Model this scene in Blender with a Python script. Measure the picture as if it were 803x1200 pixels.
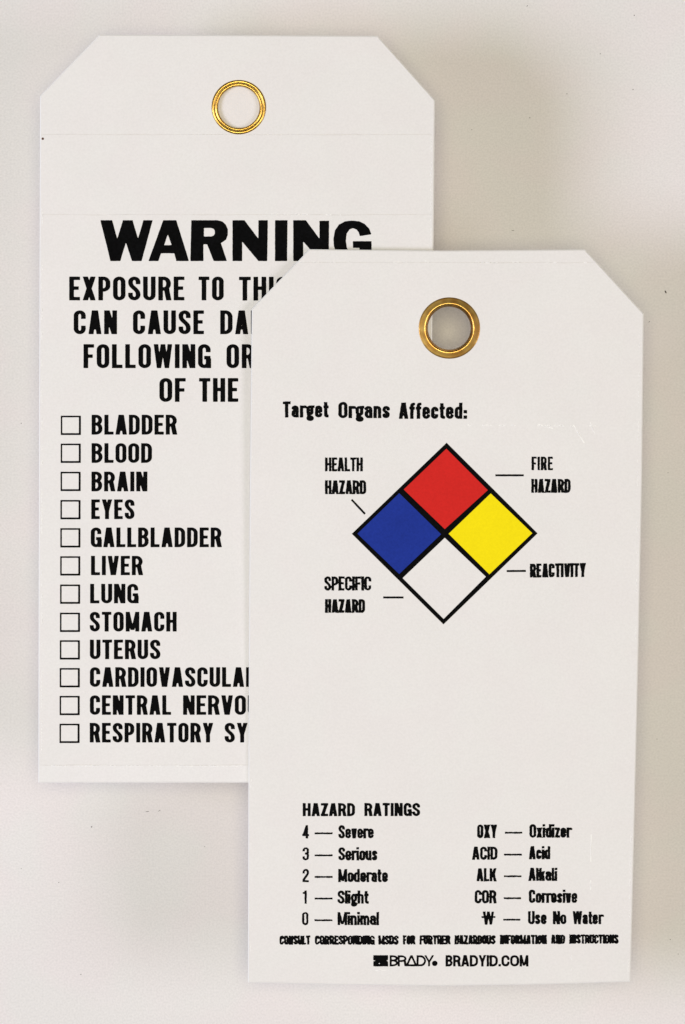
import bpy, bmesh, math, random
import numpy as np
from mathutils import Vector
from mathutils.geometry import tessellate_polygon

for o in list(bpy.data.objects):
    bpy.data.objects.remove(o)
random.seed(7)
scene = bpy.context.scene
col = scene.collection

# ------------------------------------------------------------ camera, lamps, exposure
MM = 0.001
S = 0.1645 * MM            # metres per photograph pixel, measured on the face of the back tag
LIFT = 0.031               # height of the tags above the backdrop
DIST = 0.90                # camera above the face of the back tag
W_PX, H_PX = 803.0, 1200.0

cam_d = bpy.data.cameras.new("camera")
cam = bpy.data.objects.new("camera", cam_d)
col.objects.link(cam)
cam.location = (0, 0, LIFT + DIST)
cam_d.sensor_fit = 'VERTICAL'
cam_d.sensor_height = 36.0
cam_d.lens = 36.0 * DIST / (H_PX * S)
cam_d.clip_start = 0.01
cam_d.clip_end = 20
scene.camera = cam

world = bpy.data.worlds.new("World")
scene.world = world
world.use_nodes = True
bg = world.node_tree.nodes["Background"]
bg.inputs[0].default_value = (1.0, 0.99, 0.96, 1)
bg.inputs[1].default_value = 0.15


def area(name, loc, target, size, watts, colour):
    d = bpy.data.lights.new(name, 'AREA')
    d.shape = 'DISK'
    d.size = size
    d.energy = watts
    d.color = colour
    o = bpy.data.objects.new(name, d)
    col.objects.link(o)
    o.location = loc
    o.rotation_euler = (Vector(target) - Vector(loc)).to_track_quat('-Z', 'Y').to_euler()
    return o


area("left_softbox", (-0.76, -0.07, 0.76), (0, 0, 0.03), 0.44, 6.3, (0.75, 0.785, 1.0))
area("right_softbox", (0.74, -0.14, 0.76), (0, 0, 0.03), 0.44, 2.9, (0.93, 0.88, 1.0))
area("overhead_fill", (0.0, 0.0, 1.7), (0, 0, 0), 0.42, 10.6, (1.0, 0.925, 0.62))  # added fill lamp, no known fixture; overhead so its shadows hide under the tags

scene.view_settings.view_transform = 'Standard'
scene.view_settings.look = 'None'
scene.view_settings.exposure = 0.0
scene.view_settings.gamma = 1.0
scene.view_settings.use_curve_mapping = False
scene.cycles.use_denoising = True


# ------------------------------------------------------------ materials
def principled(name, colour, rough=0.5, metallic=0.0, spec=0.5):
    m = bpy.data.materials.new(name)
    m.use_nodes = True
    b = m.node_tree.nodes["Principled BSDF"]
    b.inputs["Base Color"].default_value = (*colour, 1)
    b.inputs["Roughness"].default_value = rough
    b.inputs["Metallic"].default_value = metallic
    b.inputs["Specular IOR Level"].default_value = spec
    return m


def textured(name, colour, rough, spec, fine, fine_amt, broad, broad_amt, bump=0.0, tint=(1, 1, 1), metallic=0.0):
    """fine / broad: size of the mottling in millimetres; amounts are relative changes of the colour."""
    m = principled(name, colour, rough, metallic, spec)
    nt = m.node_tree
    b = nt.nodes["Principled BSDF"]
    tc = nt.nodes.new("ShaderNodeTexCoord")

    def noise(size, detail, off):
        mp = nt.nodes.new("ShaderNodeMapping")
        mp.inputs["Location"].default_value = (off, off * 0.7, 0)
        nt.links.new(tc.outputs["Object"], mp.inputs[0])
        n = nt.nodes.new("ShaderNodeTexNoise")
        n.inputs["Scale"].default_value = 1000.0 / size
        n.inputs["Detail"].default_value = detail
        nt.links.new(mp.outputs[0], n.inputs["Vector"])
        return n
    n1 = noise(fine, 2, 3.1)
    n2 = noise(broad, 2, 9.7)

    def centred(n, amt, lo=0.3, hi=0.7):
        r = nt.nodes.new("ShaderNodeMapRange")
        r.inputs["From Min"].default_value = lo
        r.inputs["From Max"].default_value = hi
        r.inputs["To Min"].default_value = 1 - amt
        r.inputs["To Max"].default_value = 1 + amt
        nt.links.new(n.outputs["Fac"], r.inputs["Value"])
        return r
    a = centred(n1, fine_amt)
    c = centred(n2, broad_amt)
    mul = nt.nodes.new("ShaderNodeMath")
    mul.operation = 'MULTIPLY'
    nt.links.new(a.outputs[0], mul.inputs[0])
    nt.links.new(c.outputs[0], mul.inputs[1])
    # broad patches also drift a little between two casts of white
    mix = nt.nodes.new("ShaderNodeMix")
    mix.data_type = 'RGBA'
    mix.inputs[6].default_value = (*colour, 1)
    mix.inputs[7].default_value = (*[colour[i] * tint[i] for i in range(3)], 1)
    n3 = noise(broad * 0.6, 1, 21.3)
    r3 = nt.nodes.new("ShaderNodeMapRange")
    r3.inputs["From Min"].default_value = 0.4
    r3.inputs["From Max"].default_value = 0.6
    nt.links.new(n3.outputs["Fac"], r3.inputs["Value"])
    nt.links.new(r3.outputs[0], mix.inputs[0])
    vm = nt.nodes.new("ShaderNodeVectorMath")
    vm.operation = 'SCALE'
    nt.links.new(mix.outputs[2], vm.inputs[0])
    nt.links.new(mul.outputs[0], vm.inputs["Scale"])
    nt.links.new(vm.outputs[0], b.inputs["Base Color"])
    if bump:
        bp = nt.nodes.new("ShaderNodeBump")
        bp.inputs["Strength"].default_value = bump
        bp.inputs["Distance"].default_value = 0.00004
        nt.links.new(n1.outputs["Fac"], bp.inputs["Height"])
        bw = nt.nodes.new("ShaderNodeBump")      # the sheet is never perfectly flat
        bw.inputs["Strength"].default_value = 1.0
        bw.inputs["Distance"].default_value = 0.00025
        nt.links.new(n2.outputs["Fac"], bw.inputs["Height"])
        nt.links.new(bw.outputs[0], bp.inputs["Normal"])
        nt.links.new(bp.outputs[0], b.inputs["Normal"])
    return m


M_paper = textured("backdrop paper", (0.82, 0.778, 0.765), 0.8, 0.15, 0.40, 0.05, 24.0, 0.012, 0.25, (0.985, 1.012, 1.0))
M_card = textured("white card", (0.828, 0.808, 0.785), 0.55, 0.25, 0.40, 0.024, 14.0, 0.009, 0.15, (1.0, 0.99, 0.995))
M_strip = textured("white card strip", (0.845, 0.828, 0.81), 0.55, 0.25, 0.40, 0.024, 14.0, 0.009, 0.15, (1.0, 0.99, 0.995))
M_edge = principled("card edge", (0.95, 0.94, 0.92), 0.4)
M_ink = textured("black ink", (0.0022, 0.0022, 0.0026), 0.6, 0.03, 0.5, 0.5, 6.0, 0.25, 0.1)
M_red = textured("red ink", (0.66, 0.022, 0.018), 0.6, 0.05, 0.4, 0.05, 8.0, 0.02, 0.1)
M_blue = textured("blue ink", (0.014, 0.036, 0.29), 0.6, 0.05, 0.4, 0.08, 8.0, 0.05, 0.1)
M_yellow = textured("yellow ink", (0.96, 0.785, 0.006), 0.6, 0.05, 0.4, 0.03, 8.0, 0.01, 0.1)
M_foam = textured("foam board", (0.84, 0.80, 0.77), 0.8, 0.1, 0.5, 0.02, 10.0, 0.01, 0.2)
M_seam_shade = principled("shade painted in the film seams", (0.72, 0.695, 0.665), 0.8)  # groove shade painted as a greyer card top, visible between the film panels
M_dust = principled("dust", (0.06, 0.045, 0.035), 0.9)
M_brown = principled("brown fleck", (0.10, 0.04, 0.015), 0.8)
M_aged = textured("aged brass", (0.50, 0.32, 0.10), 0.3, 0.5, 1.2, 0.12, 4.0, 0.16, 0.0, (0.85, 0.7, 0.6), metallic=1.0)
M_brass = textured("brass", (0.56, 0.37, 0.10), 0.28, 0.5, 1.6, 0.08, 5.0, 0.10, 0.0, (0.9, 0.8, 0.7), metallic=1.0)


# ------------------------------------------------------------ helpers
def tag(o, label=None, cat=None, group=None, kind=None):
    if label: o["label"] = label
    if cat: o["category"] = cat
    if group: o["group"] = group
    if kind: o["kind"] = kind
    return o


def link(name, me, mat, parent=None):
    me.materials.append(mat)
    o = bpy.data.objects.new(name, me)
    col.objects.link(o)
    o.parent = parent
    return o


def flat_mesh(name, verts, faces, mat, parent, z):
    me = bpy.data.meshes.new(name)
    me.from_pydata([(x, y, z) for x, y in verts], [], faces)
    me.update()
    return link(name, me, mat, parent)


class Frame:
    """photograph pixels -> millimetre-true coordinates on one tag's own face (origin: middle of the tag)."""
    def __init__(self, cx, cy, z_above):
        self.cx, self.cy = cx, cy
        self.k = S * (DIST - z_above) / DIST

    def __call__(self, x, y):
        return ((x - self.cx) * self.k, (self.cy - y) * self.k)

    def origin(self):
        return ((self.cx - W_PX / 2) * self.k, (H_PX / 2 - self.cy) * self.k)


def ccw(poly):
    a = sum(p[0] * q[1] - q[0] * p[1] for p, q in zip(poly, poly[1:] + poly[:1]))
    return poly if a > 0 else poly[::-1]


def inset(poly, d):
    """move every edge of a convex ccw polygon inward; d: one value or one per edge."""
    n = len(poly)
    ds = d if hasattr(d, '__len__') else [d] * n
    lines = []
    for i in range(n):
        p, q = Vector(poly[i]), Vector(poly[(i + 1) % n])
        t = (q - p).normalized()
        nrm = Vector((-t.y, t.x))
        lines.append((p + nrm * ds[i], t))
    out = []
    for i in range(n):
        (p, t), (q, u) = lines[i - 1], lines[i]
        cr = t.x * u.y - t.y * u.x
        if abs(cr) < 1e-3:
            out.append(tuple(q))
            continue
        w = q - p
        s = (w.x * u.y - w.y * u.x) / cr
        out.append(tuple(p + t * s))
    return out


def clip_y(poly, lo, hi):
    def half(pts, f):
        out = []
        for p, q in zip(pts, pts[1:] + pts[:1]):
            a, b = f(p), f(q)
            if a >= 0: out.append(p)
            if (a < 0) != (b < 0):
                t = a / (a - b)
                out.append((p[0] + t * (q[0] - p[0]), p[1] + t * (q[1] - p[1])))
        return out
    return half(half(poly, lambda p: p[1] - lo), lambda p: hi - p[1])


def circle(c, r, n=72):
    return [(c[0] + r * math.cos(2 * math.pi * i / n), c[1] + r * math.sin(2 * math.pi * i / n)) for i in range(n)]


def slab(name, outer, holes, z0, z1, bev, mat, parent, edge_mat=None):
    """a thin sheet with real thickness, a small bevel round its upper edge and punched holes."""
    outer = ccw(outer)
    holes = [ccw(h)[::-1] for h in holes]
    verts, faces, mats = [], [], []

    def ring(pts, z):
        s = len(verts)
        verts.extend((x, y, z) for x, y in pts)
        return list(range(s, s + len(pts)))

    def wall(a, b, m):
        n = len(a)
        for i in range(n):
            j = (i + 1) % n
            faces.append((a[i], a[j], b[j], b[i]))
            mats.append(m)
    top_o = inset(outer, bev) if bev else outer
    r0 = ring(outer, z0)
    r1 = ring(outer, z1 - bev)
    rt = ring(top_o, z1) if bev else r1
    wall(r0, r1, 1)
    if bev: wall(r1, rt, 1)
    hb, ht = [], []
    for h in holes:
        a, b = ring(h, z0), ring(h, z1)
        wall(a, b, 1)
        hb.append(a); ht.append(b)
    for rings, flip in (([rt] + ht, False), ([r0] + hb, True)):
        idx = [i for r in rings for i in r]
        tris = tessellate_polygon([[Vector((verts[i][0], verts[i][1], 0)) for i in r] for r in rings])
        for t in tris:
            f = [idx[k] for k in t]
            p = [verts[k] for k in f]
            up = (p[1][0] - p[0][0]) * (p[2][1] - p[0][1]) - (p[2][0] - p[0][0]) * (p[1][1] - p[0][1]) > 0
            if up == flip: f = f[::-1]
            faces.append(tuple(f)); mats.append(0)
    me = bpy.data.meshes.new(name)
    me.from_pydata(verts, [], faces)
    me.materials.append(mat)
    me.materials.append(edge_mat or mat)
    me.polygons.foreach_set("material_index", mats)
    me.update()
    o = bpy.data.objects.new(name, me)
    col.objects.link(o)
    o.parent = parent
    return o


def lathe(name, profile, centre, z, mat, parent, n=192):
    verts, faces = [], []
    m = len(profile)
    for i in range(n):
        a = 2 * math.pi * i / n
        for r, h in profile:
            verts.append((centre[0] + r * math.cos(a), centre[1] + r * math.sin(a), z + h))
    for i in range(n):
        for j in range(m):
            k = (j + 1) % m
            i2 = (i + 1) % n
            faces.append((i * m + j, i2 * m + j, i2 * m + k, i * m + k))
    me = bpy.data.meshes.new(name)
    me.from_pydata(verts, [], faces)
    bm = bmesh.new(); bm.from_mesh(me)
    bmesh.ops.recalc_face_normals(bm, faces=bm.faces)
    bm.to_mesh(me); bm.free()
    me.polygons.foreach_set("use_smooth", [True] * len(me.polygons))
    me.update()
    return link(name, me, mat, parent)


def smooth_profile(pts, n=6):
    """Catmull-Rom through the listed points of a section."""
    out = []
    for i in range(len(pts) - 1):
        p0, p1, p2, p3 = pts[max(i - 1, 0)], pts[i], pts[i + 1], pts[min(i + 2, len(pts) - 1)]
        for k in range(n):
            t = k / n
            out.append(tuple(0.5 * ((2 * p1[c]) + (p2[c] - p0[c]) * t + (2 * p0[c] - 5 * p1[c] + 4 * p2[c] - p3[c]) * t * t
                                    + (3 * p1[c] - p0[c] - 3 * p2[c] + p3[c]) * t ** 3) for c in (0, 1)))
    out.append(pts[-1])
    return out


# ------------------------------------------------------------ lettering: condensed gothic built from strokes
def arc(cx, cy, rx, ry, a0, a1, n=9):
    return [(cx + rx * math.cos(math.radians(a0 + (a1 - a0) * i / n)), cy + ry * math.sin(math.radians(a0 + (a1 - a0) * i / n)))
            for i in range(n + 1)]


WID = dict(A=.53, B=.50, C=.49, D=.50, E=.43, F=.42, G=.50, H=.50, K=.52, L=.42, M=.66, N=.52, O=.50, P=.48, R=.51,
           S=.49, T=.46, U=.50, V=.52, W=.74, X=.52, Y=.52, Z=.46,
           a=.42, c=.41, d=.43, e=.43, f=.30, g=.44, h=.43, k=.43, m=.64, n=.43, o=.43, r=.32, s=.40, t=.30, u=.43,
           v=.42, w=.62, x=.42, z=.38)
WID.update({'0': .46, '1': .28, '2': .46, '3': .46, '4': .50, 'Δ': .62})
FIXED = {'I': 1.0, 'i': 1.0, 'l': 1.0, '.': 1.05, ':': 1.05}


def glyph(ch, W, t, H, q):
    """strokes ('s', points) and filled outlines ('p', points), x in 0..W, y in 0..H (y is stretched by q)."""
    h = t / 2
    L, R, B, T = h, W - h, h, H - h
    X = 0.745 * H
    XT = X - h
    rx = max((W - t) / 2, .01)
    ry = min(rx * q * 0.95, H * 0.24)
    td = t * 1.08
    mx = W / 2
    s = []
    st = lambda *p: s.append(('s', list(p)))
    pl = lambda *p: s.append(('p', list(p)))

    def loop(l, r, b, tp, rr=None):
        a = (r - l) / 2 if rr is None else rr
        c = min(a * q * .95, (tp - b) / 2)
        pts = arc(r - a, tp - c, a, c, 0, 90) + arc(l + a, tp - c, a, c, 90, 180) + arc(l + a, b + c, a, c, 180, 270) + arc(r - a, b + c, a, c, 270, 360)
        s.append(('s', pts + [pts[0]]))

    def para(xb0, xb1, xt0, xt1, y0=0, y1=H):
        pl((xb0, y0), (xb1, y0), (xt1, y1), (xt0, y1))

    def ess(top):
        tt = top - h
        rr = min(ry, top * .2)
        up = top * .70; lo = top * .30
        pts = [(R, up - .02 * top)] + arc(mx, tt - rr, rx, rr, 0, 180)
        y0, y1 = tt - rr - .03 * top, h + rr + .03 * top
        for i in range(11):
            u = i / 10
            bx = (1 - u) ** 3 * L + 3 * (1 - u) ** 2 * u * L + 3 * (1 - u) * u * u * R + u ** 3 * R
            by = (1 - u) ** 3 * y0 + 3 * (1 - u) ** 2 * u * (top * .53) + 3 * (1 - u) * u * u * (top * .49) + u ** 3 * y1
            pts.append((bx, by))
        pts += arc(mx, h + rr, rx, rr, 0, -180) + [(L, lo + .02 * top)]
        st(*pts)

    def bowl(y0, y1, r, first=h):
        a = min((r - h) * .62, rx * 1.3)
        c = min(a * q, (y1 - y0) / 2)
        st((first, y1), *arc(r - a, y1 - c, a, c, 90, 0), *arc(r - a, y0 + c, a, c, 0, -90), (first, y0))

    if ch == 'A':
        para(0, td, mx - .62 * td, mx + .40 * td); para(W - td, W, mx - .40 * td, mx + .62 * td)
        st((W * .22, .265 * H), (W * .78, .265 * H))
    elif ch == 'Δ':
        para(0, td, mx - .5 * td, mx + .5 * td); para(W - td, W, mx - .5 * td, mx + .5 * td); st((td * .4, B), (W - td * .4, B))
    elif ch == 'B':
        st((L, 0), (L, H)); bowl(.53 * H, T, R - .02 * W); bowl(B, .53 * H, R)
    elif ch == 'C':
        st((R, .645 * H), *arc(mx, T - ry, rx, ry, 0, 180), *arc(mx, B + ry, rx, ry, 180, 360), (R, .355 * H))
    elif ch == 'G':
        st((R, .665 * H), *arc(mx, T - ry, rx, ry, 0, 180), *arc(mx, B + ry, rx, ry, 180, 360), (R, .42 * H))
        st((mx, .46 * H - h * .3), (W, .46 * H - h * .3)); st((R + h * .25, 0), (R + h * .25, .4 * H))
    elif ch == 'D':
        st((L, 0), (L, H)); bowl(B, T, R)
    elif ch == 'E':
        st((L, 0), (L, H)); st((0, T), (W, T)); st((0, B), (W, B)); st((0, .515 * H), (W * .88, .515 * H))
    elif ch == 'F':
        st((L, 0), (L, H)); st((0, T), (W, T)); st((0, .50 * H), (W * .88, .50 * H))
    elif ch == 'H':
        st((L, 0), (L, H)); st((R, 0), (R, H)); st((L, .52 * H), (R, .52 * H))
    elif ch == 'I':
        st((L, 0), (L, H))
    elif ch == 'K':
        st((L, 0), (L, H)); para(L, L + td * 1.1, W - td * 1.05, W, .30 * H, H); para(W - td, W, W * .36, W * .36 + td, 0, .62 * H)
    elif ch == 'L':
        st((L, 0), (L, H)); st((0, B), (W, B))
    elif ch == 'M':
        td *= .88
        st((L, 0), (L, H)); st((R, 0), (R, H))
        para(mx - .5 * td, mx + .3 * td, 0, td * 1.05, .08 * H); para(mx - .3 * td, mx + .5 * td, W - td * 1.05, W, .08 * H)
    elif ch == 'N':
        st((L, 0), (L, H)); st((R, 0), (R, H)); para(W - td * 1.1, W, 0, td * 1.1)
    elif ch in 'O0':
        loop(L, R, B, T)
    elif ch == 'P':
        st((L, 0), (L, H)); bowl(.44 * H, T, R)
    elif ch == 'R':
        st((L, 0), (L, H)); bowl(.48 * H, T, R - .01 * W)
        para(W - td * .95, W + .04 * W, R - td * 1.0, R + h * .2, 0, .50 * H)
    elif ch == 'S':
        ess(H)
    elif ch == 'T':
        st((mx, 0), (mx, H)); st((0, T), (W, T))
    elif ch == 'U':
        st((L, H), *arc(mx, B + ry, rx, ry, 180, 360), (R, H))
    elif ch == 'V':
        para(mx - .62 * td, mx + .40 * td, 0, td); para(mx - .40 * td, mx + .62 * td, W - td, W)
    elif ch == 'W':
        a = W * .29; c = W * .71
        td *= .9
        para(a - .5 * td, a + .42 * td, 0, td); para(a - .42 * td, a + .45 * td, mx - .5 * td, mx + .45 * td, 0, H)
        para(c - .45 * td, c + .42 * td, mx - .45 * td, mx + .5 * td, 0, H); para(c - .42 * td, c + .5 * td, W - td, W)
    elif ch == 'X':
        para(0, td * 1.05, W - td * 1.05, W); para(W - td * 1.05, W, 0, td * 1.05)
    elif ch == 'Y':
        st((mx, 0), (mx, .48 * H)); para(mx - h, mx + h * .8, 0, td, .40 * H); para(mx - h * .8, mx + h, W - td, W, .40 * H)
    elif ch == 'Z':
        st((0, T), (W, T)); st((0, B), (W, B)); para(0, td * 1.1, W - td * 1.1, W, h, H - h)
    elif ch == 'a':
        st((L, .70 * X), *arc(mx, XT - ry * .8, rx, ry * .8, 180, 0), (R, 0))
        c = .14 * X
        st((R, .56 * X), *arc(L + rx, .56 * X - c, rx, c, 90, 180), *arc(L + rx, h + c, rx, c, 180, 270), (R, h))
    elif ch == 'c':
        st((R, .62 * X), *arc(mx, XT - ry, rx, ry, 0, 180), *arc(mx, B + ry, rx, ry, 180, 360), (R, .38 * X))
    elif ch == 'd':
        loop(L, R, B, XT); st((R, 0), (R, H))
    elif ch == 'e':
        st((L, .49 * X), (R, .49 * X)); st((R, .44 * X), *arc(mx, XT - ry, rx, ry, 0, 180), *arc(mx, B + ry, rx, ry, 180, 360), (R, .33 * X))
    elif ch == 'f':
        a = min(W - t, t)
        x = L + W * .16
        st((x, 0), *arc(x + a * .8, T - a * q * .8, a * .8, a * q * .8, 180, 90), (W, T)); st((0, XT), (W, XT))
    elif ch == 'g':
        loop(L, R - t * .1, .30 * X, XT); st((R - h, XT), (W + h * .4, XT + h * .2)); loop(L, R, -.225 * H + h, .04 * H)
        st((L + h * .3, .32 * X), (L + h * .3, .02 * H))
    elif ch in 'hn':
        st((L, 0), (L, H if ch == 'h' else X)); st((L, XT - ry * .9), *arc(mx, XT - ry * .9, rx, ry * .9, 180, 0), (R, 0))
    elif ch == 'i':
        st((L, 0), (L, X)); st((L, H - t * .95), (L, H))
    elif ch == 'k':
        st((L, 0), (L, H)); para(L, L + td, W - td, W, .22 * H, X); para(W - td, W, W * .36, W * .36 + td, 0, .5 * H)
    elif ch == 'l':
        st((L, 0), (L, H))
    elif ch == 'm':
        st((L, 0), (L, X)); a = (R - L) / 4; b = ry * .8
        st((L, XT - b), *arc(L + a, XT - b, a, b, 180, 0), (mx, 0)); st((mx, XT - b), *arc(mx + a, XT - b, a, b, 180, 0), (R, 0))
    elif ch == 'o':
        loop(L, R, B, XT)
    elif ch == 'r':
        st((L, 0), (L, X)); st((L, XT - ry), *arc(L + W * .5, XT - ry, W * .5, ry, 180, 90), (W, XT), (W, XT - h))
    elif ch == 's':
        ess(X)
    elif ch == 't':
        x = L + W * .14
        a = min(W - t, t) * .8
        st((x, .96 * H), *arc(x + a, B + a * q, a, a * q, 180, 270), (W, B)); st((0, XT), (W, XT))
    elif ch == 'u':
        st((L, X), *arc(mx, B + ry, rx, ry, 180, 360), (R, X)); st((R, 0), (R, X))
    elif ch == 'v':
        para(mx - .6 * td, mx + .4 * td, 0, td, 0, X); para(mx - .4 * td, mx + .6 * td, W - td, W, 0, X)
    elif ch == 'x':
        para(0, td, W - td, W, 0, X); para(W - td, W, 0, td, 0, X)
    elif ch == 'z':
        st((0, XT), (W, XT)); st((0, B), (W, B)); para(0, td, W - td, W, h, XT)
    elif ch == '1':
        st((R, 0), (R, H)); st((0, .80 * H), (W - t * .4, .83 * H))
    elif ch == '2':
        st((L, .66 * H), *arc(mx, T - ry, rx, ry, 180, 0), (R, .64 * H), (L, .18 * H), (L, 0)); st((0, B), (W, B))
    elif ch == '3':
        st((L, .70 * H), *arc(mx, T - ry, rx, ry, 180, 0), (R, .62 * H), (R - .2 * rx, .54 * H), (mx - .1 * W, .52 * H))
        st((mx - .1 * W, .52 * H), (R - .2 * rx, .50 * H), (R, .42 * H), *arc(mx, B + ry, rx, ry, 0, -180), (L, .30 * H))
    elif ch == '4':
        x = W * .68
        st((x, 0), (x, H)); st((0, .25 * H), (W, .25 * H)); para(0, td, x - h, x + h * .3, .2 * H, H)
    elif ch == '.':
        pl((0, 0), (W, 0), (W, t * q), (0, t * q))
    elif ch == ':':
        pl((0, 0), (W, 0), (W, t * q), (0, t * q)); pl((0, .34 * H), (W, .34 * H), (W, .34 * H + t * q), (0, .34 * H + t * q))
    return s


def sd_segments(P, pts, t):
    """union of butt-ended bars with round joints."""
    d = np.full(P.shape[:-1], 1e9)
    for i in range(len(pts) - 1):
        a, b = np.array(pts[i]), np.array(pts[i + 1])
        v = b - a
        n = np.hypot(*v)
        if n < 1e-6: continue
        v = v / n
        r = P - (a + b) / 2
        lx = np.abs(r @ v) - n / 2
        ly = np.abs(r @ np.array((-v[1], v[0]))) - t / 2
        d = np.minimum(d, np.maximum(lx, ly))
        if i > 0: d = np.minimum(d, np.hypot(P[..., 0] - a[0], P[..., 1] - a[1]) - t / 2)
    if pts[0] == pts[-1]:
        d = np.minimum(d, np.hypot(P[..., 0] - pts[0][0], P[..., 1] - pts[0][1]) - t / 2)
    return d


def sd_polygon(P, pts):
    x, y = P[..., 0], P[..., 1]
    d = np.full(x.shape, 1e18)
    inside = np.zeros(x.shape, bool)
    for (x0, y0), (x1, y1) in zip(pts, pts[1:] + pts[:1]):
        ex, ey = x1 - x0, y1 - y0
        l2 = ex * ex + ey * ey
        if l2 < 1e-12: continue
        u = np.clip(((x - x0) * ex + (y - y0) * ey) / l2, 0, 1)
        d = np.minimum(d, (x - x0 - u * ex) ** 2 + (y - y0 - u * ey) ** 2)
        if y0 != y1:
            c = ((y0 > y) != (y1 > y)) & (x < x0 + (y - y0) * ex / ey)
            inside ^= c
    return np.where(inside, -1, 1) * np.sqrt(d)


def sheet_from_field(F, xs, ys):
    """faces covering F<0: full cells as merged runs, border cells clipped on the interpolated outline."""
    verts, faces = [], []
    neg = F < 0
    cnt = neg[:-1, :-1].astype(int) + neg[1:, :-1] + neg[:-1, 1:] + neg[1:, 1:]
    for j in range(cnt.shape[0]):
        row = cnt[j]
        i = 0
        y0, y1 = ys[j], ys[j + 1]
        while i < len(row):
            c = row[i]
            if c == 4:
                k = i
                while k < len(row) and row[k] == 4: k += 1
                s = len(verts)
                verts += [(xs[i], y0), (xs[k], y0), (xs[k], y1), (xs[i], y1)]
                faces.append((s, s + 1, s + 2, s + 3))
                i = k
                continue
            if c:
                q = [(xs[i], y0, F[j, i]), (xs[i + 1], y0, F[j, i + 1]), (xs[i + 1], y1, F[j + 1, i + 1]), (xs[i], y1, F[j + 1, i])]
                out = []
                for a, b in zip(q, q[1:] + q[:1]):
                    if a[2] < 0: out.append((a[0], a[1]))
                    if (a[2] < 0) != (b[2] < 0):
                        u = a[2] / (a[2] - b[2])
                        out.append((a[0] + u * (b[0] - a[0]), a[1] + u * (b[1] - a[1])))
                if len(out) > 2:
                    s = len(verts)
                    verts += out
                    faces.append(tuple(range(s, s + len(out))))
            i += 1
    return verts, faces


def rough(x, y, seed):
    """gentle uneven ink edge, in pixels."""
    v = np.zeros_like(x)
    for k, (f, a) in enumerate(((.35, 1.0), (.8, .8), (1.7, .7))):
        p = seed * 1.7 + k * 2.3
        v = v + a * np.sin(f * x * 1.3 + p + 1.5 * np.sin(f * y + p)) * np.cos(f * y * 1.1 - p)
    return v


def ink_mesh(name, prims, box, cell, fr, z, parent, mat=None, bleed=0.0, edge=0.10, seed=1.0):
    """prims: list of (kind, points, affine, thickness) already in pixel space (x right, y up from the box)."""
    x0, y0, x1, y1 = box
    xs = np.arange(x0, x1 + cell, cell)
    ys = np.arange(y0, y1 + cell, cell)
    F = np.full((len(ys), len(xs)), 1e9)
    GX, GY = np.meshgrid(xs, ys)
    for kind, pts, t, q, ox, oy, slope in prims:
        px = [p[0] + ox for p in pts]
        lo, hi = min(px) - t - 2, max(px) + t + 2
        i0, i1 = np.searchsorted(xs, lo), np.searchsorted(xs, hi)
        if i1 <= i0: continue
        gx, gy = GX[:, i0:i1], GY[:, i0:i1]
        P = np.stack((gx - ox, (gy - oy - slope * (gx - x0)) * q), -1)
        d = sd_segments(P, pts, t) if kind == 's' else sd_polygon(P, pts)
        if kind == 'h':
            F[:, i0:i1] = np.maximum(F[:, i0:i1], -d)
        else:
            F[:, i0:i1] = np.minimum(F[:, i0:i1], d)
    # soften: an inked corner is never perfectly square
    K = F.copy()
    n = max(1, int(round(0.45 / cell)))
    for _ in range(n):
        K[1:-1, 1:-1] = (K[1:-1, 1:-1] * 4 + K[:-2, 1:-1] + K[2:, 1:-1] + K[1:-1, :-2] + K[1:-1, 2:]) / 8
    K = K - bleed + edge * rough(GX, GY, seed)
    v, f = sheet_from_field(K, xs, ys)
    v = [fr(x, -y) for x, y in v]
    return flat_mesh(name, v, f, mat or M_ink, parent, z)


def word_prims(text, x0, x1, ytop, ybase, weight, q, gap, slope=0.0):
    Hpx = ybase - ytop
    t = weight * Hpx
    H = Hpx * q
    g = gap * Hpx
    fixed = sum(FIXED[c] * t for c in text if c in FIXED) + g * (len(text) - 1)
    scal = sum(WID[c] for c in text if c not in FIXED) * Hpx
    k = (x1 - x0 - fixed) / scal if scal else 1
    x = x0
    out = []
    for c in text:
        W = FIXED[c] * t if c in FIXED else WID[c] * Hpx * k
        for kind, pts in glyph(c, W, t, H, q):
            out.append((kind, pts, t, q, x, -ybase, slope))
        x += W + g
    return out


def text_line(name, words, fr, z, parent, weight=.19, q=1.32, gap=.115, cell=.45, bleed=0.0, edge=.06, seed=1.0, extra=None, label=None, slope=0.0):
    prims = []
    for w in words:
        prims += word_prims(w[0], w[1], w[2], w[3], w[4], weight if len(w) < 6 else w[5], q, gap, slope)
    if extra: prims += extra
    xa = min(w[1] for w in words) - 2; xb = max(w[2] for w in words) + 3
    ya = min(w[3] for w in words); yb = max(w[4] for w in words)
    hh = yb - ya
    if extra:
        for e in extra:
            xa = min(xa, min(p[0] for p in e[1]) - 2); xb = max(xb, max(p[0] for p in e[1]) + 2)
    o = ink_mesh(name, prims, (xa, -yb - 2 - .27 * hh, xb, -ya + 2.5), cell, fr, z, parent, bleed=bleed, edge=edge, seed=seed)
    if label: o["label"] = label
    return o


def rule(x0, y0, x1, y1, w):
    """a thin printed line, as a stroke already in pixel space."""
    return ('s', [(x0, -y0), (x1, -y1)], w, 1.0, 0, 0, 0)


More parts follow.
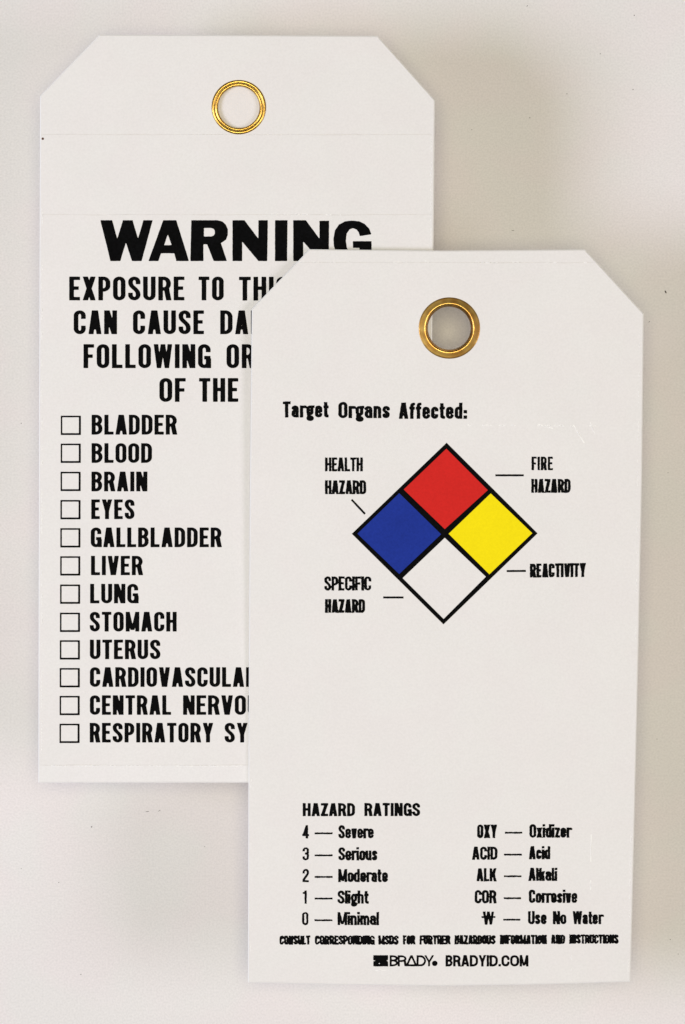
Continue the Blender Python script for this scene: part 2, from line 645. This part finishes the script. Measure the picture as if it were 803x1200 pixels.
def ridge(verts, faces, a, b, w, hgt, z):
    """a little crease standing proud of the film."""
    a, b = Vector(a), Vector(b)
    d = (b - a).normalized()
    n = Vector((-d.y, d.x)) * (w / 2)
    s = len(verts)
    for p, hh in ((a, 0), ((a + b) / 2, hgt), (b, 0)):
        verts += [(p.x - n.x, p.y - n.y, z), (p.x, p.y, z + hh + 2e-6), (p.x + n.x, p.y + n.y, z)]
    for k in (0, 3):
        faces += [(s + k, s + k + 3, s + k + 4, s + k + 1), (s + k + 1, s + k + 4, s + k + 5, s + k + 2)]


# ------------------------------------------------------------ backdrop
bm = bmesh.new()
bmesh.ops.create_grid(bm, x_segments=8, y_segments=8, size=0.6)
me = bpy.data.meshes.new("backdrop")
bm.to_mesh(me); bm.free()
backdrop = link("backdrop", me, M_paper)
tag(backdrop, kind="structure")

KB = S * (DIST + LIFT) / DIST     # metres per pixel on the backdrop


def bpt(x, y):
    return ((x - W_PX / 2) * KB, (H_PX / 2 - y) * KB)


verts, faces = [], []


def fleck(x, y, w, h, ang):
    c = Vector((*bpt(x, y), 0))
    w, h = w * .88, h * .88
    n = 7
    s = len(verts)
    ca, sa = math.cos(ang), math.sin(ang)
    for i in range(n):
        a = 2 * math.pi * i / n
        r = random.uniform(.75, 1.15)
        u, v = w * KB * r * math.cos(a) / 2, h * KB * r * math.sin(a) / 2
        verts.append((c.x + u * ca - v * sa, c.y + u * sa + v * ca, 0.00003))
    verts.append((c.x, c.y, 0.00003 + min(w, h) * KB * .4))
    for i in range(n):
        faces.append((s + i, s + (i + 1) % n, s + n))


for f in ((107.5, 969, 2.0, 1.8, 0), (780, 342, 2.2, 5.0, .4), (743.5, 18, 1.4, 1.4, 0), (703.5, 63, 1.3, 1.3, 0), (742, 105, 1.6, 1.3, 0),
          (664.5, 110, 1.5, 1.2, 0), (621, 138, 1.3, 1.2, 0), (69, 1034, 1.4, 1.2, 0), (95, 1142, 1.4, 1.2, 0), (173, 951, 5, .7, .1),
          (187, 950, 4, .7, .5), (240, 992, 1.2, 1, 0), (25, 1018, 1.2, 1, 0), (618, 7, 3, .7, .7), (785.5, 1101, 1.4, 1.2, 0),
          (795, 1118, 1.2, .8, .5), (601, 270, 4.5, .6, -.1), (553, 152, 1.2, 1, 0), (25, 496, 1.8, 1.2, 0), (761, 377, 3.5, .6, .9),
          (718, 700, 1, 1, 0), (783, 554, 1.1, 1, 0), (770, 866, 1.1, 1, 0)):
    fleck(*f)
me = bpy.data.meshes.new("dust")
me.from_pydata(verts, [], faces)
dust = link("dust", me, M_dust)
tag(dust, "tiny dark dust flecks scattered over the pale backdrop around the tags", "dust", kind="stuff")


# the block that holds the back tag up: its top face shows through the upper grommet
bx0, by1 = bpt(150, 90)
bx1, by0 = bpt(420, 800)
foam = slab("foam_block", [(bx0, by0), (bx1, by0), (bx1, by1), (bx0, by1)], [], 0.0, LIFT - 0.00062, 0.0008, M_foam, None)
tag(foam, "pale foam block propping up the WARNING tag, seen only through its grommet hole", "foam block")


# ------------------------------------------------------------ one tag
def make_tag(name, fr, outline, cuts, hole, hole_r, tilt, z_mid, strip_rows=()):
    root = bpy.data.objects.new(name, None)
    col.objects.link(root)
    ox, oy = fr.origin()
    root.location = (ox, oy, z_mid)
    root.rotation_euler = tilt
    root.empty_display_size = 0.02
    pts = [fr(*p) for p in outline]
    hc = fr(*hole)
    hr = hole_r * fr.k
    CARD_T, FILM_T = 0.00038, 0.00012
    slab("card", pts, [circle(hc, hr)], -CARD_T, 0.0, 0.00017, M_seam_shade, root, M_edge)
    # the laminating film, in panels that meet at the fine cross seams
    ylist = [1e9] + [fr(0, y)[1] for y in cuts] + [-1e9]
    base = inset(ccw(pts), 0.00020)
    rnd = random.Random(hash(len(name)))
    for i in range(len(ylist) - 1):
        hi, lo = ylist[i], ylist[i + 1]
        p = clip_y(base, lo if lo > -1 else -1, hi if hi < 1 else 1)
        p = ccw(p)
        out = []
        for a, b in zip(p, p[1:] + p[:1]):
            out.append(a)
            flat = abs(a[1] - b[1]) < 1e-7 and (abs(a[1] - hi) < 1e-6 or abs(a[1] - lo) < 1e-6)
            if flat:
                n = 120
                sgn = -1 if abs(a[1] - hi) < 1e-6 else 1
                gapv = 0.0
                for k in range(1, n):
                    u = k / n
                    gapv = max(0.0, min(1, gapv + rnd.uniform(-.35, .38) - .04 * (gapv > .6)))
                    if rnd.random() < .08: gapv = 0
                    out.append((a[0] + (b[0] - a[0]) * u, a[1] + sgn * (0.00001 + gapv * 0.00012)))
        holes = []
        if lo < hc[1] - hr and hi > hc[1] + hr: holes = [circle(hc, hr * 1.01)]
        slab("laminate_film", out, holes, 0.000004, FILM_T, 0, M_strip if i in strip_rows else M_card, root, M_edge)
    return root, FILM_T


def make_creases(fr, z, root, rows, seed):
    """rows: (x0, y0, x1, y1) broken bright creases in the film"""
    rnd = random.Random(seed)
    v, f = [], []
    out = []
    for x0, y0, x1, y1, dens, w in rows:
        L = math.hypot(x1 - x0, y1 - y0)
        p = 0.0
        while p < L:
            s = rnd.uniform(2, 9) if dens < 1 else L
            e = min(L, p + s)
            if rnd.random() < dens:
                j = rnd.uniform(-.35, .35) if dens < 1 else 0
                ux, uy = (x1 - x0) / L, (y1 - y0) / L
                a = fr(x0 + ux * p - uy * j, y0 + uy * p + ux * j)
                b = fr(x0 + ux * e - uy * j, y0 + uy * e + ux * j)
                ridge(v, f, a, b, w * fr.k, 0.00009, z)
            p = e + rnd.uniform(.5, 3)
    me = bpy.data.meshes.new("film_crease")
    me.from_pydata(v, [], f)
    return tag(link("film_crease", me, M_edge, root), kind="stuff")


# ------------------------------------------------------------ back tag: WARNING and the list of organs
FB = Frame(278, 479, 0.0)
back_outline = [(47.0, 112.3), (116.6, 40.6), (280, 41.2), (442.8, 42.2), (509.7, 117.3), (508.6, 250), (506.6, 385), (506.0, 600), (505.4, 917.2), (280, 917.2),
                (45.0, 917.3), (45.3, 750), (46.1, 420)]
back, ft = make_tag("warning_tag", FB, back_outline, [157.6, 251.6, 896.6], (280, 125.6), 26.5, (0, 0, 0), LIFT, strip_rows=(3,))
tag(back, "white tag headed WARNING with a list of organs and tick boxes, lying behind the other", "tag")
ZI = ft + 0.00002

# heading
o3 = lambda *p: [(110 + x / 4.7235, -(245 + y / 4.7235)) for x, y in p]
o4 = lambda *p: [(275 + x / 4.7235, -(245 + y / 4.7235)) for x, y in p]
P = lambda pts, kind='p': (kind, pts, 0.5, 1.0, 0, 0, 0)
head = [
    P(o3((37, 62), (102, 62), (130, 165), (162, 62), (215, 62), (245, 165), (275, 62), (326, 62), (265, 288), (212, 288), (178, 185), (147, 288), (93, 288))),
    P(o3((385, 62), (457, 62), (527, 288), (457, 288), (446, 245), (372, 245), (358, 288), (303, 288))),
    P(o3((410, 140), (432, 200), (390, 200)), 'h'),
    P(o3((540, 62), (685, 62), (712, 69), (731, 86), (742, 112), (742, 145), (732, 170), (704, 189), (737, 288), (664, 288), (628, 195), (607, 195),
         (607, 288), (535, 288))),
    P(o3((610, 105), (650, 105), (664, 110), (670, 120), (670, 137), (664, 147), (650, 152), (610, 152)), 'h'),
    P(o4((-11, 62), (55, 62), (132, 165), (132, 62), (184, 62), (181, 288), (132, 288), (42, 180), (42, 288), (-11, 288))),
    P(o4((224, 62), (293, 62), (291, 288), (224, 288))),
    P(o4((325, 62), (395, 62), (470, 165), (470, 65), (523, 65), (522, 288), (475, 288), (380, 180), (380, 288), (325, 288))),
    P(o4((757, 140), (745, 108), (722, 84), (690, 68), (650, 64), (612, 68), (578, 86), (556, 118), (547, 165), (550, 205), (562, 240), (590, 272),
         (625, 287), (665, 290), (705, 284), (758, 262), (758, 178), (655, 178), (655, 215), (692, 215), (690, 240), (660, 250), (637, 240), (621, 215),
         (616, 175), (621, 135), (636, 113), (655, 106), (676, 114), (688, 130), (693, 150))),
]
h = ink_mesh("printed_heading", head, (114, -309, 439, -255), .5, FB, ZI, back, bleed=0.05, edge=.08, seed=3.3)
h["label"] = "heavy black WARNING heading"

kw = dict(bleed=.1, weight=.192, q=1.34, gap=.118, cell=.45)
text_line("printed_line", [("EXPOSURE", 81.4, 216.2, 324.2, 352.0), ("TO", 233, 262.2, 324.2, 352.0), ("THIS", 280.3, 338.5, 324.4, 352.2)], FB, ZI, back, seed=1.1, **kw)
text_line("printed_line", [("CAN", 86.6, 137.2, 363.8, 391.6), ("CAUSE", 156.1, 239.1, 363.8, 391.6), ("DAMAGE", 258.3, 364.5, 363.8, 391.6)], FB, ZI, back, seed=2.1, **kw)
text_line("printed_line", [("FOLLOWING", 98.1, 246.8, 403.4, 431.4), ("ORGANS", 265.7, 371, 403.4, 431.4)], FB, ZI, back, seed=3.1, **kw)
text_line("printed_line", [("OF", 187, 217.7, 443.1, 470.9), ("THE", 233.6, 279.3, 443.1, 470.9)], FB, ZI, back, seed=4.1, **kw)

rows = [([("BLADDER", 107.6, 207.3)], 486.1, 509.3, 487.2), ([("BLOOD", 107.6, 178.2)], 519.4, 542.4, 519.9), ([("BRAIN", 107.4, 172.8)], 552.7, 575.8, 552.9),
        ([("EYES", 107.2, 157.7)], 585.3, 608.3, 586.0), ([("GALLBLADDER", 106.6, 259.6)], 618.2, 641.2, 619.0), ([("LIVER", 106.9, 167.3)], 651.4, 674.0, 651.9),
        ([("LUNG", 105.9, 162.0)], 684.2, 707.0, 685.0), ([("STOMACH", 105.4, 207.1)], 717.0, 740.0, 718.0), ([("UTERUS", 105.6, 188.0)], 749.6, 772.4, 750.3),
        ([("CARDIOVASCULAR", 105.6, 301.0)], 781.9, 804.9, 782.9), ([("CENTRAL", 105.6, 200.5), ("NERVOUS", 214.8, 318.5)], 814.8, 837.6, 815.5),
        ([("RESPIRATORY", 105.4, 250.0), ("SYSTEM", 263.5, 349)], 847.1, 870.0, 848.1)]
for n, (words, ya, yb, by) in enumerate(rows):
    text_line("printed_line", [(w, a, b, ya, yb) for w, a, b in words], FB, ZI, back, weight=.2, bleed=.1, q=1.34, gap=.105, cell=.42, seed=5 + n * 1.3)
    bx = 71.5 - 0.0042 * (by - 487)
    a, b, c, d = bx, bx + 23.3, by, by + 22.5
    box = [rule(a, c + .9, b, c + .9, 2.0), rule(a, d - 1, b, d - 1, 2.3), rule(a + .8, c, a + .8, d, 1.8), rule(b - 1, c, b - 1, d, 2.4)]
    ink_mesh("checkbox", box, (a - 2, -d - 2, b + 2, -c + 2), .4, FB, ZI, back, edge=.04, seed=n * 2.2)

lathe("grommet", [(r * S, z * MM) for r, z in smooth_profile(
    [(31.9, .0), (31.6, .12), (30.7, .22), (29.7, .25), (28.7, .21), (27.9, .11), (27.3, .15), (26.5, .20), (25.5, .17), (24.7, .04), (24.3, -.2), (24.2, -.55)])
    + [(25.0, -.55), (25.0, -.1), (31.0, -.05)]], FB(280, 125.6), ft, M_brass, back)
make_creases(FB, ft, back, [(49.6, 224, 49.6, 262, .7, .9), (49.4, 300, 49.2, 890, .5, .8), (290, 250.8, 400, 251.6, .35, .9), 
                            (60, 897.5, 285, 897.5, .6, .9), (505.5, 160, 505.0, 290, .6, .8)], 5)
bm = bmesh.new()
bmesh.ops.create_icosphere(bm, subdivisions=2, radius=1.5 * S)
for v in bm.verts: v.co.z *= .3
me = bpy.data.meshes.new("brown_fleck"); bm.to_mesh(me); bm.free()
o = link("brown_fleck", me, M_brown, back)
o.location = (*FB(50.3, 162.6), ft)

# ------------------------------------------------------------ front tag: hazard diamond and ratings
GAPZ = 0.0011
FF = Frame(522, 724, GAPZ)
front_outline = [(295.3, 362.3), (362.8, 292.4), (520, 294.0), (685.4, 292.8), (754.1, 367.8), (752.3, 560), (748.4, 760), (744.2, 950), (739.5, 1151.2),
                 (640, 1154.2), (520, 1155.9), (400, 1154.6), (290.5, 1152.2), (291.4, 850), (292.9, 600)]
tilt = math.radians(0.9)
front, ft = make_tag("hazard_rating_tag", FF, front_outline, [308.0], (526.6, 384.6), 28.0, (tilt, 0, 0), LIFT + GAPZ, strip_rows=())
tag(front, "white tag with red, blue, yellow and white hazard diamond, overlapping the WARNING tag", "tag")
# the tilt brings the top edge nearer the lens; keep the measured size on the face
T = (523.4, 518.8); Rr = (630.0, 625.0); Bo = (519.8, 731.7); Le = (412.4, 625.5)
flat_mesh("diamond_outline", [FF(*p) for p in (T, Le, Bo, Rr)], [(0, 1, 2, 3)], M_ink, front, ZI)
for nm, quad, mat in (("red_quadrant", ((523.1, 525.8), (473.2, 573.6), (521.3, 620.0), (571.6, 574.4)), M_red),
                      ("blue_quadrant", ((467.9, 577.9), (419.0, 625.4), (467.9, 672.6), (517.0, 626.0)), M_blue),
                      ("yellow_quadrant", ((575.1, 578.2), (525.8, 625.5), (573.6, 673.0), (623.8, 624.8)), M_yellow),
                      ("white_quadrant", ((521.3, 630.2), (471.9, 677.4), (520.0, 725.2), (569.4, 675.8)), M_card)):
    flat_mesh(nm, ccw([FF(*p) for p in quad]), [(0, 1, 2, 3)], mat, front, ZI + 0.00002)

sm = dict(q=1.22, cell=.33)
text_line("printed_line", [("Target", 331.7, 385.0, 470.6, 489.2), ("Organs", 396.8, 456.7, 471.1, 490.0), ("Affected:", 467.6, 547.2, 472.0, 490.8)],
          FF, ZI, front, weight=.2, gap=.08, bleed=.16, edge=.14, seed=2.5, **sm)
cb = dict(weight=.17, gap=.035, bleed=.12, edge=.16, q=1.15, cell=.33)
text_line("printed_line", [("HEALTH", 381.2, 425.2, 536.2, 552.3)], FF, ZI, front, seed=1.4, **cb)
text_line("printed_line", [("HAZARD", 381.0, 429.2, 562.9, 579.0, .19)], FF, ZI, front, seed=2.4, **cb)
text_line("printed_line", [("FIRE", 623.0, 647.8, 535.2, 551.0)], FF, ZI, front, seed=3.4, **dict(cb, gap=.075, bleed=.08))
text_line("printed_line", [("HAZARD", 622.7, 668.6, 561.3, 577.4, .19)], FF, ZI, front, seed=4.4, **cb)
text_line("printed_line", [("REACTIVITY", 621.1, 686.6, 660.6, 676.8, .19)], FF, ZI, front, seed=5.4, slope=.012, **cb)
text_line("printed_line", [("SPECIFIC", 380.3, 435.0, 675.5, 691.9, .18)], FF, ZI, front, seed=6.4, **cb)
text_line("printed_line", [("HAZARD", 381.0, 427.8, 702.2, 718.0, .20)], FF, ZI, front, seed=7.4, **cb)
for n, r in enumerate(((412.2, 585.5, 427.9, 602.3, 1.9), (580.5, 557, 613.8, 557, 1.9), (593.8, 669.2, 616.3, 669, 1.9), (449.2, 700.1, 473, 700.1, 1.9))):
    x0, y0, x1, y1, w = r
    ink_mesh("leader_line", [rule(x0, y0, x1, y1, w + .4)], (min(x0, x1) - 2, -max(y0, y1) - 2, max(x0, x1) + 2, -min(y0, y1) + 2), .35, FF, ZI, front, edge=.05, bleed=.05, seed=n)

text_line("printed_line", [("HAZARD", 355.0, 416.1, 941.4, 956.6), ("RATINGS", 427.3, 492.4, 941.2, 956.5)], FF, ZI, front, weight=.22, gap=.075, bleed=.12,
          edge=.10, seed=8.4, **sm)
rt = dict(weight=.19, gap=.04, bleed=.13, edge=.15, q=1.12, cell=.33)
for n, (dig, dx0, dx1, ya, yb, dy, wd, wx0, wx1) in enumerate((
        ("4", 354.4, 362.2, 967.3, 982.6, 976.8, "Severe", 396.8, 438.0), ("3", 354.8, 362.0, 993.2, 1008.5, 1002.7, "Serious", 396.8, 442.2),
        ("2", 354.8, 362.0, 1018.7, 1034.0, 1028.0, "Moderate", 396.6, 454.6), ("1", 354.8, 359.4, 1044.0, 1059.3, 1053.4, "Slight", 395.8, 431.9),
        ("0", 354.2, 361.4, 1069.3, 1084.5, 1078.9, "Minimal", 395.8, 444.2))):
    text_line("printed_line", [(dig, dx0, dx1, ya, yb, .155), (wd, wx0, wx1, ya, yb)], FF, ZI, front, seed=9 + n,
              extra=[rule(368.9, dy, 389.8, dy, 1.9)], **rt)
for n, (ab, ax0, ax1, ya, yb, r0, r1, dy, wds) in enumerate((
        ("OXY", 559.4, 582.7, 966.6, 982.3, 592.2, 612.3, 976.1, [("Oxidizer", 620.8, 669.3)]),
        ("ACID", 553.6, 583.1, 992.5, 1007.7, 591.0, 611.9, 1001.8, [("Acid", 620.2, 645.1)]),
        ("ALK", 558.8, 582.0, 1017.9, 1033.1, 590.9, 611.3, 1027.2, [("Alkali", 619.6, 653.2)]),
        ("COR", 556.6, 582.0, 1043.5, 1059.0, 590.6, 610.8, 1053.0, [("Corrosive", 620.2, 676.7)]),
        ("W", 566.2, 579.2, 1068.7, 1084.0, 590.1, 610.2, 1078.2, [("Use", 619.2, 640.7), ("No", 648.3, 664.0), ("Water", 671.6, 706.5)]))):
    ex = [rule(r0, dy, r1, dy, 1.9)]
    if ab == "W": ex.append(rule(564.5, 1075.2, 580.8, 1075.0, 2.1))
    text_line("printed_line", [(ab, ax0, ax1, ya, yb)] + [(w, a, b, ya - .5, yb - .5) for w, a, b in wds], FF, ZI, front, seed=15 + n, extra=ex, **rt)
text_line("printed_line", [("CONSULT", 327.8, 363.7, 1097, 1107.4), ("CORRESPONDING", 369.2, 439, 1096.9, 1107.4), ("MSDS", 443.7, 467.2, 1096.8, 1107.4),
                           ("FOR", 472.5, 486.8, 1096.7, 1107.2), ("FURTHER", 492.1, 527.9, 1096.6, 1107.1), ("HAZARDOUS", 533.1, 580.9, 1096.5, 1107.0),
                           ("INFORMATION", 586.2, 641, 1096.2, 1106.8), ("AND", 646, 662.5, 1096, 1106.5), ("INSTRUCTIONS", 667.8, 725.3, 1095.7, 1106.2)],
          FF, ZI, front, weight=.21, q=1.05, gap=0.02, cell=.3, bleed=.18, edge=.2, seed=21)

# maker's mark and address in a wider sans
logo = [P([(437.8, -1120.1), (454.8, -1120.1), (454.8, -1132.9), (437.8, -1132.9)]),
        P([(437.0, -1125.7), (440.2, -1126.0), (440.2, -1126.9), (437.0, -1127.2)], 'h'), P([(455.5, -1125.4), (453.2, -1126.0), (453.2, -1126.8), (455.5, -1127.5)], 'h'),
        P([(443.8, -1129.0), (445.6, -1129.0), (445.6, -1130.4), (443.8, -1130.4)], 'h')]
dot = [(509.7 + 3.1 * math.cos(a * math.pi / 8), -1129.5 + 3.0 * math.sin(a * math.pi / 8)) for a in range(16)]
WIDE = dict(WID)
WID.update(B=.62, R=.66, A=.72, D=.74, Y=.66, C=.72, O=.80, M=.78, **{'Δ': .80})
w1 = word_prims("BR", 457.0, 476.4, 1120.2, 1132.8, .155, 1.0, .02)
w1 += word_prims("Δ", 475.6, 489.2, 1120.2, 1132.8, .155, 1.0, 0)
w1 += word_prims("D", 488.6, 499.3, 1120.2, 1132.8, .155, 1.0, 0)
w1 += word_prims("Y", 497.6, 508.6, 1120.2, 1132.8, .155, 1.0, 0)
m = ink_mesh("maker_mark", logo + w1 + [P(dot)], (435, -1136, 515, -1117), .28, FF, ZI, front, bleed=.22, edge=.1, seed=4.2)
m["label"] = "black block logo and BRADY lettering"
m = ink_mesh("web_address", word_prims("BRADYID.COM", 522.6, 619.4, 1120.0, 1133.0, .19, 1.05, .075), (519, -1137, 623, -1117), .28, FF, ZI, front,
             bleed=.2, edge=.1, seed=5.2)
m["label"] = "BRADYID.COM in black capitals"
WID.update(WIDE)

lathe("grommet", [(r * S, z * MM) for r, z in smooth_profile(
    [(35.9, .0), (35.6, .07), (34.5, .12), (32.5, .18), (30.5, .245), (29.0, .29), (28.2, .28), (27.4, .20), (26.6, .04), (25.9, -.2), (25.4, -.5), (25.1, -.85), (25.0, -1.1)])
    + [(25.7, -1.1), (26.0, -.1), (35.0, -.05)]], FF(526.6, 384.6), ft, M_aged, front)
make_creases(FF, ft, front, [(548, 498.2, 700, 499.2, .45, .9), (630, 497, 648, 502, 1, .8), (672, 498, 684.5, 519, 1, 1.1), (691.5, 495, 697, 508, 1, .8),
                             (693.2, 978, 692.8, 1010, 1, 1.0), (692.6, 1032, 692.4, 1043, 1, 1.1), (345, 307.2, 690, 308, .25, .7),
                             (749, 390, 745.0, 760, .4, .7), (740.6, 950, 736.6, 1140, .4, .7), (670.5, 1120, 670.0, 1150, .5, .8),
                             (498, 306, 502.5, 307.6, 1, .8), (440, 1100 + 38, 452, 1137.5, 1, .7), (296.4, 400, 293.5, 1140, .12, .6)], 9)
